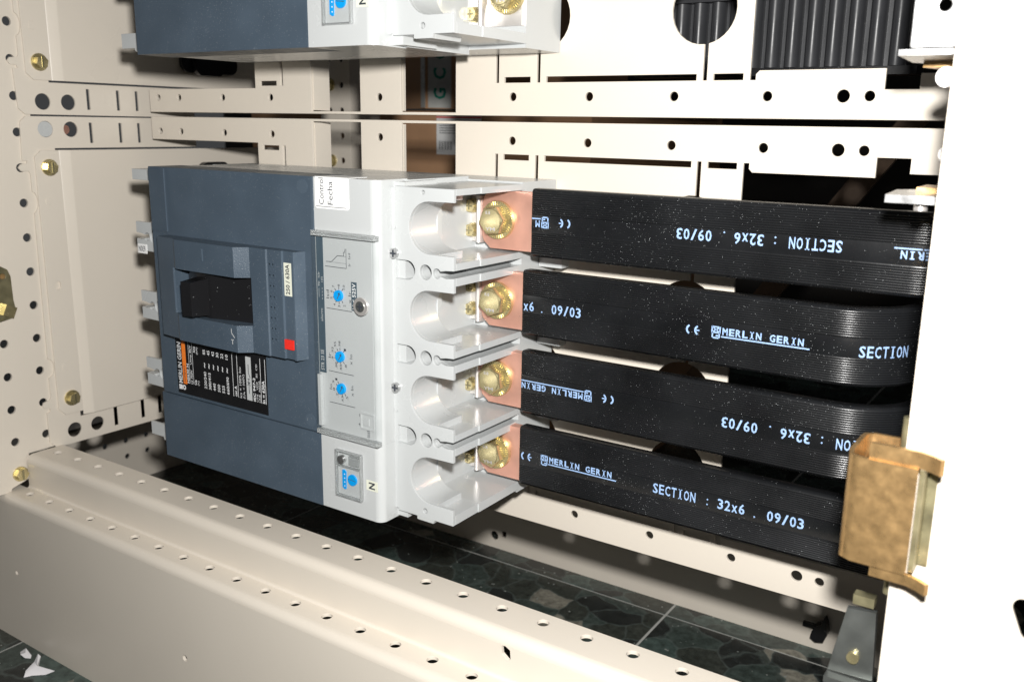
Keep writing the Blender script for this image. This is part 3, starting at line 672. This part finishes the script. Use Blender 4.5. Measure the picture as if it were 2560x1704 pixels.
    T('Isd', 146, 121, 147.9, 125.6); T('x Ir', 162, 120, 163.8, 126.4); T('Ir', 146.2, 88.2, 148, 91); T('x Io', 161.8, 86.6, 163.7, 92.4); T('Io', 146.4, 70.4, 148.2, 73.4); T('x In', 162.2, 69, 164, 74.8)
    T('test', 173.2, 47.6, 175.2, 52); pr.line((168, 58.6), (168, 60.2), .3); pr.line((168, 53.3), (168, 55), .3); pr.line((167.2, 54.15), (168.8, 54.15), .3)
    pr.build('lettering', 'ink', tu, .08)
    for cx, cz in ((155.3, 123.4), (155.2, 90.0), (155.6, 72.1)):
        bm = cyl(bmesh.new(), cx, cz, 2.9, -1.2, .3, 'y', 28, 3.0); d = obj('dial', bm, 'dial', B, .2)
        pr = Print(); pr.line((cx-.4, cz-1.8), (cx+1.4, cz+1.2), .5); pr.poly([(cx+1.5, cz+2.0), (cx+.2, cz+1.2), (cx+1.9, cz+.4)]); pr.build('pointer', 'darkstrip', d, -1.26)
    # test connector recess
    bm = bmesh.new(); sheet_into(bm, rrect(168.9, 52.0, 179, 61.6, .8), [rrect(169.8, 53, 178.1, 60.7, .6)], -.5, .3, 'y', .12)
    tcn = obj('test_socket', bm, 'grey', B); boxo('socket_floor', 'face', tcn, 169.6, 178.3, .05, .19, 52.8, 60.9, bevel=0)
    boxo('socket_key', 'grey', tcn, 171, 175, -.4, .1, 54.5, 58.5, bevel=.1)
    # clear hinged cover
    cvr = sheet('clear_cover', 'clear', B, rrect(139.2, 45.4, 182.2, 156.6, .8), [circ(173.4, 120.1, 3.0, 20)], -3.1, -2.5, 'y', .15)
    for a in ((138.9, 183.4, -3.1, .5, 154.6, 157.2), (138.9, 183.4, -3.1, .5, 44.7, 47.0)): boxo('cover_rim', 'clear_edge', cvr, *a, bevel=.35)
    for a in ((138.8, 140.0, -3.0, .1, 47.1, 154.5), (181.9, 183.2, -3.0, 1.0, 47.1, 154.5)): boxo('cover_rim', 'clear', cvr, *a, bevel=.25)
    boxo('hinge_bar', 'grey', cvr, 139.9, 141.9, -2.4, .0, 49, 78.4, bevel=.3)
    bm = cyl(bmesh.new(), 173.4, 120.1, 4.8, -3.5, -2.4, 'y', 30); o = obj('sealing_screw', bm, 'tin', cvr, .4)
    bm = cyl(bmesh.new(), 173.4, 120.1, 2.9, -3.9, -3.3, 'y', 24); obj('screw_centre', bm, 'bluezinc', o, .3)
    bm = box(bmesh.new(), 171.4, 175.4, -4.05, -3.92, 119.7, 120.5); box(bm, 173, 173.8, -4.1, -3.95, 118.1, 122.1); obj('cross_slot', bm, 'ink', o)
    # neutral pole window
    nf = boxo('window_floor', 'face', hs, 151.2, 169.4, -.15, -.02, 10.4, 36.4, bevel=0)
    nw = sheet('neutral_window', 'clear', B, rrect(150.9, 10.2, 169.7, 36.7, .6), [], -2.2, -1.7, 'y', .12)
    for a in ((150.7, 151.5, -2.2, .1, 10, 36.9), (169.1, 169.9, -2.2, .1, 10, 36.9)): boxo('window_rim', 'clear_edge', nw, *a, bevel=.2)
    for a in ((151.6, 169.0, -2.2, .1, 36.1, 36.9), (151.6, 169.0, -2.2, .1, 10, 10.9), (151.6, 169.0, -1.6, -.2, 27.6, 28.3)): boxo('window_rim', 'clear_edge', nw, *a, bevel=.2)
    bm = cyl(bmesh.new(), 155.4, 31.8, 2.4, -2.6, -.1, 'y', 22); obj('window_screw', bm, 'steel', nw, .5)
    boxo('clip', 'clear_edge', nw, 160.5, 168, -1.6, -.2, 29.5, 34.6, bevel=.3)
    bm = cyl(bmesh.new(), 162.3, 20.8, 3.2, -1.1, -.1, 'y', 28); o = obj('neutral_dial', bm, 'dial', B, .2)
    pr = Print(); pr.line((159.7, 21.1), (164.9, 20.6), .35); pr.build('pointer', 'darkstrip', o, -1.15)
    bm = bmesh.new(); prism(bm, [(154.8, 15.2), (156.4, 14.2), (157.4, 14.5), (157.6, 24.6), (156.2, 25.6), (154.8, 25.2)], -.7, -.1, 'y'); o = obj('scale_window', bm, 'dial', B, .1)
    pr = Print()
    for k in range(4): pr.ring(156.6, 16.2+2.3*k, .0, .42, n=8)
    pr.build('scale_mark', 'white', o, -.75)
    nl = boxo('neutral_sticker', 'cream', B, 172.2, 180.3, -.2, -.03, 17.6, 23.4, bevel=0)
    pr = Print(); pr.txt('N', 174, 18.6, 178.4, 22.4, 90, .03); pr.build('lettering', 'ink', nl, -.28)
    # control sticker folded over the top edge
    bm = bmesh.new(); sheet_into(bm, rrect(140.2, 168.7, 164.2, 185.2, 1.4), [], -.25, -.04, 'y', .05)
    box(bm, 140.2, 164.2, -.2, 14, 185.05, 185.25)
    cs = obj('control_sticker', bm, 'white', B)
    pr = Print(); pr.txt('Control', 143, 170.8, 146.6, 184.6, 90, .0); pr.txt('Fecha', 149.4, 171, 153, 183, 90, .0); pr.line((140.9, 169.8), (162.4, 169.8), .3); pr.build('lettering', 'ink', cs, -.33)
    anchor(B)
    return B
B1 = breaker()
B1['label'] = 'complete blue grey and light grey circuit breaker wired to four black busbars'
B2 = copy_tree(B1)
B2['label'] = 'circuit breaker cut off by the top of the picture, terminals without busbars'
B2.location.z += 249.6*MM
for c in [k for k in COL.objects if k.parent is B2]:
    if c.name.startswith('terminal_bolt'): c.location.y += 6.2*MM
    if c.name.startswith('control_sticker'):
        for q in [k for k in COL.objects if k.parent is c]: bpy.data.objects.remove(q)
        bpy.data.objects.remove(c)

# ================================================================== INSULATED FLEXIBLE BUSBARS
def busbar(i, zc, h, x0, xb, rad, start, rot, pos):
    r = root('busbar', (320, 66, zc-h/2), ('topmost' if i == 0 else 'second from top' if i == 1 else 'third from top' if i == 2 else 'lowest') +
             ' black ribbed busbar with %s white print, bolted to the breaker' % ('upside down' if rot else 'upright'), 'busbar', 'insulated busbars on the breaker')
    # ribbed cross-section: offset o from bar centre line, height v
    pr = [] ; n = 11
    def side(sgn):
        L = []; zs = -h/2+1.2
        def ribs(a, b, cnt):
            out = []
            for k in range(cnt):
                q0 = a+(b-a)*k/cnt; d = (b-a)/cnt
                out += [(3.62, q0), (3.86, q0+d*.16), (4.0, q0+d*.40), (4.0, q0+d*.60), (3.86, q0+d*.84)]
            return out
        L += ribs(zs, -4.6, n) + [(4.0, -4.4), (4.0, 4.4)] + ribs(4.6, h/2-1.2, n)
        return L
    s = side(1)
    sec = [(-o, v) for o, v in s] + [(-3.0, h/2-.2), (-2.2, h/2), (2.2, h/2), (3.0, h/2-.2)] + [(4.0, h/2-1.2), (4.0, -h/2+1.2)] + [(3.0, -h/2+.2), (2.2, -h/2), (-2.2, -h/2), (-3.0, -h/2+.2)]
    yc = 67.0
    path = [(x0, yc), (x0+.8, yc)] + [(x0+(xb-x0)*k/6, yc) for k in range(1, 6)] + [(xb+rad*math.sin(t), yc+rad*(1-math.cos(t))) for t in [math.pi/2*k/10 for k in range(11)]] + [(xb+rad, yc+rad+190)]
    bm = bmesh.new(); rings = []
    for k, q in enumerate(path):
        a = Vector(path[max(k-1, 0)]); b = Vector(path[min(k+1, len(path)-1)]); d = (b-a).normalized(); nn = Vector((-d.y, d.x))
        sc = .93 if k == 0 else 1.0
        rings.append([bm.verts.new((q[0]+nn.x*o*sc, q[1]+nn.y*o*sc, zc+v*(.985 if k == 0 else 1))) for o, v in sec])
    m_ = len(sec)
    for A_, B_ in zip(rings, rings[1:]):
        for k in range(m_): bm.faces.new((A_[k], A_[(k+1) % m_], B_[(k+1) % m_], B_[k]))
    bm.faces.new(rings[0]); bm.faces.new(rings[-1][::-1])
    sl_ = obj('insulating_sleeve', bm, 'bar', r, ang=52); sl_.modifiers.clear()
    # copper end
    sheet('copper_end', 'copper', r, [(202.6, zc-9), (203.6, zc-12), (208, zc-15.9), (x0+6, zc-15.9), (x0+6, zc+15.9), (207, zc+15.9), (203.4, zc+12), (202.6, zc+8)], [], 64.2, 70.2, 'y', .6)
    # print
    pr = Print(); e = [(-60, 8), (0, 8)]
    sgn = -1 if rot else 1
    X = lambda a, b: tuple(sorted((start+sgn*a, start+sgn*b)))
    xmin, xmax = x0+.3, xb+rad*.9
    def put(fn, a, b):
        q0, q1 = X(a, b)
        if q1 > xmin+.5 and q0 < xmax: fn(q0, q1)
    rt = 180 if rot else 0
    def tx(s_, a, b, dz0, dz1, bold=.02):
        def f(q0, q1):
            za, zb = (zc+pos-dz1, zc+pos-dz0) if rot else (zc+pos+dz0, zc+pos+dz1)
            w_ = (q1-q0)/len(s_)
            for k, ch in enumerate(s_):
                if ch == ' ': continue
                kk = len(s_)-1-k if rot else k
                u0 = q0+kk*w_+w_*.10; u1 = q0+(kk+1)*w_-w_*.10
                if u0 < xmin-.3 or u1 > xmax+12: continue
                if ch in '.:': 
                    for dz in ((dz0+.4,) if ch == '.' else (dz0+.8, dz0+3.4)):
                        cz = zc+pos-dz if rot else zc+pos+dz
                        pr.poly(circ((u0+u1)/2, cz, .42, 8))
                elif ch == 'I':
                    pr.txt('I', (u0+u1)/2-.35, za, (u0+u1)/2+.35, zb, rt, 0)
                    for zq in (za, zb): pr.line((u0+w_*.12, zq+(.25 if zq == za else -.25)), (u1-w_*.12, zq+(.25 if zq == za else -.25)), .5)
                elif ch == 'x':
                    zm = za+(zb-za)*.72 if not rot else zb-(zb-za)*.72
                    pr.txt(ch, u0, za if not rot else zm, u1, zm if not rot else zb, rt, bold)
                else: pr.txt(ch, u0, za, u1, zb, rt, bold)
        put(f, a, b)
    for base in (-218, 0, 218):
        def ce(q0, q1):
            if q0 < xmin: return
            c1 = q0+2.6; c2 = q0+6.9
            if rot:
                c1 = q1-2.6; c2 = q1-6.9
                pr.ring(c1, zc+pos, 1.7, 2.6, -65, 65, 12); pr.ring(c2, zc+pos, 1.7, 2.6, -65, 65, 12); pr.line((c2, zc+pos), (c2+2, zc+pos), .6)
            else:
                if c1 > xmin: pr.ring(c1, zc+pos, 1.7, 2.6, 115, 245, 12)
                pr.ring(c2, zc+pos, 1.7, 2.6, 115, 245, 12); pr.line((c2-2, zc+pos), (c2, zc+pos), .6)
        put(ce, base+0, base+8)
        def logo(q0, q1):
            s_ = -1 if rot else 1; c = (q0+q1)/2; zp = zc+pos
            if q0 < xmin: return
            for a, b in (((-2.0, .2), (2.0, .2)), ((-2.0, 3.0), (2.0, 3.0)), ((-2.0, -.1), (-2.0, 3.3)), ((2.0, -.1), (2.0, 3.3)), ((-1.7, .4), (1.7, 2.8)), ((-1.7, 2.8), (1.7, .4))):
                pr.line((c+s_*a[0], zp+s_*a[1]), (c+s_*b[0], zp+s_*b[1]), .6)
            for a, b in (((-1.7, -.3), (-1.7, -2.3)), ((1.7, -.3), (1.7, -2.3)), ((-1.4, -2.4), (1.4, -2.4)), ((0, -1.3), (1.6, -1.3))):
                pr.line((c+s_*a[0], zp+s_*a[1]), (c+s_*b[0], zp+s_*b[1]), .7)
        put(logo, base+13, base+17.6)
        tx('MERLIN GERIN', base+18.2, base+57.5, -.6, 2.9, .03)
        def ul(q0, q1):
            s_ = -1 if rot else 1
            q0, q1 = max(q0, xmin), min(q1, xmax+8)
            for k in range(8): pr.line((q0+(q1-q0)*k/8, zc+pos-s_*1.5), (q0+(q1-q0)*(k+1)/8, zc+pos-s_*1.5), .62)
        put(ul, base+18.0, base+60)
        tx('SECTION', base+81, base+105, -2.6, 2.7, .015); tx(':', base+109.5, base+112.5, -2.6, 2.7); tx('32x6', base+116, base+130.6, -2.6, 2.7, .015)
        tx('.', base+134, base+136.5, -2.6, 2.7); tx('09/03', base+141, base+159.5, -2.6, 2.7, .015)
    def onbar(u, v):
        if u <= xb: return (u, yc-4.07, v)
        t = min((u-xb)/(rad+4), math.pi/2); R_ = rad+4.07
        return (xb+R_*math.sin(t), yc+rad-R_*math.cos(t), v)
    pr.build('printed_lettering', 'barprint', sl_, onbar)
    anchor(r)
busbar(0, 162.7, 36.2, 235.4, 424, 26, 259.2-0, True, 1.0)
busbar(1, 119.2, 36.0, 230.6, 394, 32, 326.0, False, -1.6)
busbar(2, 74.4, 36.0, 230.8, 398, 32, 288.5, True, -.3)
busbar(3, 31.2, 34.6, 230.6, 428, 26, 232.0, False, .3)

# ================================================================== HARDWARE ON THE RIGHT
gb = root('hinge_bracket', (440, -30, 66), 'gold zinc folded hinge bracket clamped on the right upright', 'bracket')
bm = bmesh.new()
path = [(449, -14), (432, -14), (429.4, -16), (429, -19), (429, -36), (430, -40.5), (433.5, -42.5), (451.5, -43.2), (455.5, -44.8), (458.3, -46.5)]
def wall_strip(bm, path, t, z0, z1):
    pts = [Vector(q) for q in path]; L = []; R = []
    for i, q in enumerate(pts):
        d = (pts[min(i+1, len(pts)-1)]-pts[max(i-1, 0)]).normalized(); n = Vector((-d.y, d.x))*t/2
        L.append((q.x+n.x, q.y+n.y)); R.append((q.x-n.x, q.y-n.y))
    prism(bm, L+R[::-1], z0, z1, 'z')
wall_strip(bm, path[:-2], 1.6, 69.5, 107)
obj('channel', bm, 'gold', gb, .25, ang=50)
bm = bmesh.new(); wall_strip(bm, [(436, -41.6), (452, -42.2), (456, -44.2), (458.8, -46.4)], 1.6, 107.05, 112.5); obj('flared_ear', bm, 'gold', gb, .25, ang=50); bm = bmesh.new(); wall_strip(bm, [(440, -41.6), (452, -42.2), (456, -44.2), (458.8, -46.4)], 1.6, 65.5, 69.4)
obj('flared_ear', bm, 'gold', gb, .25, ang=50)
bm = bmesh.new(); wall_strip(bm, [(452.6, -41.5), (453, -33.5), (456.5, -33.2)], 1.5, 70, 106); obj('inner_leaf', bm, 'olive', gb, .2)
obj('pin', cyl(bmesh.new(), 444.5, -24, 2.2, 52, 118, 'z', 16), 'olive', gb, .4)
anchor(gb)
zs = root('zinc_strap', (428, 12, 0), 'dull zinc plated strap with rivet below the gold hinge bracket', 'strap')
sheet('plate', 'bluezinc', zs, [(420.8, -1.5), (438.5, -.5), (437, 29), (426, 28)], [], 2, 5, 'y', .4)
boxo('foot', 'bluezinc', zs, 420.8, 438.5, -3, 5, -4.4, -1.6)
obj('rivet', cyl(bmesh.new(), 430.4, 7.8, 2.4, .2, 2.1, 'y', 20), 'brass', zs, .7, 3)
boxo('upper_lug', 'olive', zs, 428, 436, 1, 6, 31, 35)
anchor(zs)
hb = root('upper_hinge', (432, 5, 238), 'bright overexposed metal hinge plate beside the upright at top right', 'hinge')
sheet('plate', 'steel', hb, rrect(426.5, 240.6, 446, 300, 1.2), [circ(436.3, 254.4, 2.0, 18)], -2, 0, 'y', .5)
obj('shelf', prism(bmesh.new(), [(421, 36), (423, -1), (446, -1), (446, 58), (432, 58)], 238.6, 240.5, 'z'), 'steel', hb, .3)
obj('shim', prism(bmesh.new(), [(426, 30), (446, 30), (446, 58), (433, 58)], 236.4, 238.5, 'z'), 'gold', hb, .3)
bm = cyl(bmesh.new(), 439.4, 231.2, 3.3, -3, 6, 'y', 24); obj('bolt', bm, 'tin', hb, .6)
anchor(hb)
lh = root('lower_hinge', (432, 5, 188), 'flat bright metal hinge tongue above the topmost busbar', 'hinge')
obj('tongue', prism(bmesh.new(), [(421, 34), (423.6, 0), (446, 0), (446, 40), (426, 40)], 188.4, 191.2, 'z'), 'steel', lh, .4)
obj('leaf', prism(bmesh.new(), [(430, 22), (446, 22), (446, 44), (430, 44)], 191.25, 193, 'z'), 'gold', lh, .3)
bm = cyl(bmesh.new(), 434.5, 8, 2.4, 185.6, 188.4, 'z', 18); obj('rivet', bm, 'tin', lh, .4)
bm = cyl(bmesh.new(), 442.6, 205.8, 3.0, -2, 6, 'y', 24); obj('bolt', bm, 'tin', lh, .6)
anchor(lh)
# black clip on the rear rail
kb = root('plastic_clip', (351, 308, -158), 'small black plastic clip on the rear base rail', 'clip')
bm = bmesh.new(); prism(bm, [(345, -163), (349, -165.5), (355, -164), (357.5, -157), (356, -149), (353.8, -145), (352.6, -150), (347.5, -153), (345.8, -158)], 301, 309.9, 'y'); obj('body', bm, 'black', kb, .8)
obj('arm', box(bmesh.new(), 338.5, 347.5, 303, 306, -156, -152.6), 'black', kb, .4)
anchor(kb)
# scraps of white film on the floor in front of the sill
for k, (pts, lab) in enumerate((([(-142.5, -38.2, .4), (-139, -35.5, 3.5), (-130.3, -36.5, 1.2), (-128.5, -38.2, .3), (-132, -40.5, .5), (-137, -41, 1.8)], 'small crumpled white film scrap on the dark floor'),
                                ([(-119, -37.4, 7), (-116, -37.2, 6), (-112.5, -41.2, 1.5), (-95.8, -39, 2.5), (-100, -43.5, .4), (-107, -49.5, .3), (-109.5, -54, .3), (-112.5, -50.5, 2.8), (-117.5, -41.5, 3.2)], 'larger folded white film scrap on the dark floor'))):
    bm = bmesh.new(); c = Vector([sum(q[j] for q in pts)/len(pts) for j in range(3)])+Vector((0, 0, 1.6))
    vs = [bm.verts.new((x, y, FZ+z+.3)) for x, y, z in pts]; cv_ = bm.verts.new((c.x, c.y, FZ+c.z))
    vb = [bm.verts.new((x, y, FZ+z+.05)) for x, y, z in pts]; cb_ = bm.verts.new((c.x, c.y, FZ+c.z-.25))
    for i in range(len(pts)):
        j = (i+1) % len(pts); bm.faces.new((vs[i], vs[j], cv_)); bm.faces.new((vb[j], vb[i], cb_)); bm.faces.new((vs[j], vs[i], vb[i], vb[j]))
    tag(obj('film_scrap', bm, 'paper', None), lab, 'scrap', 'film scraps on the floor')
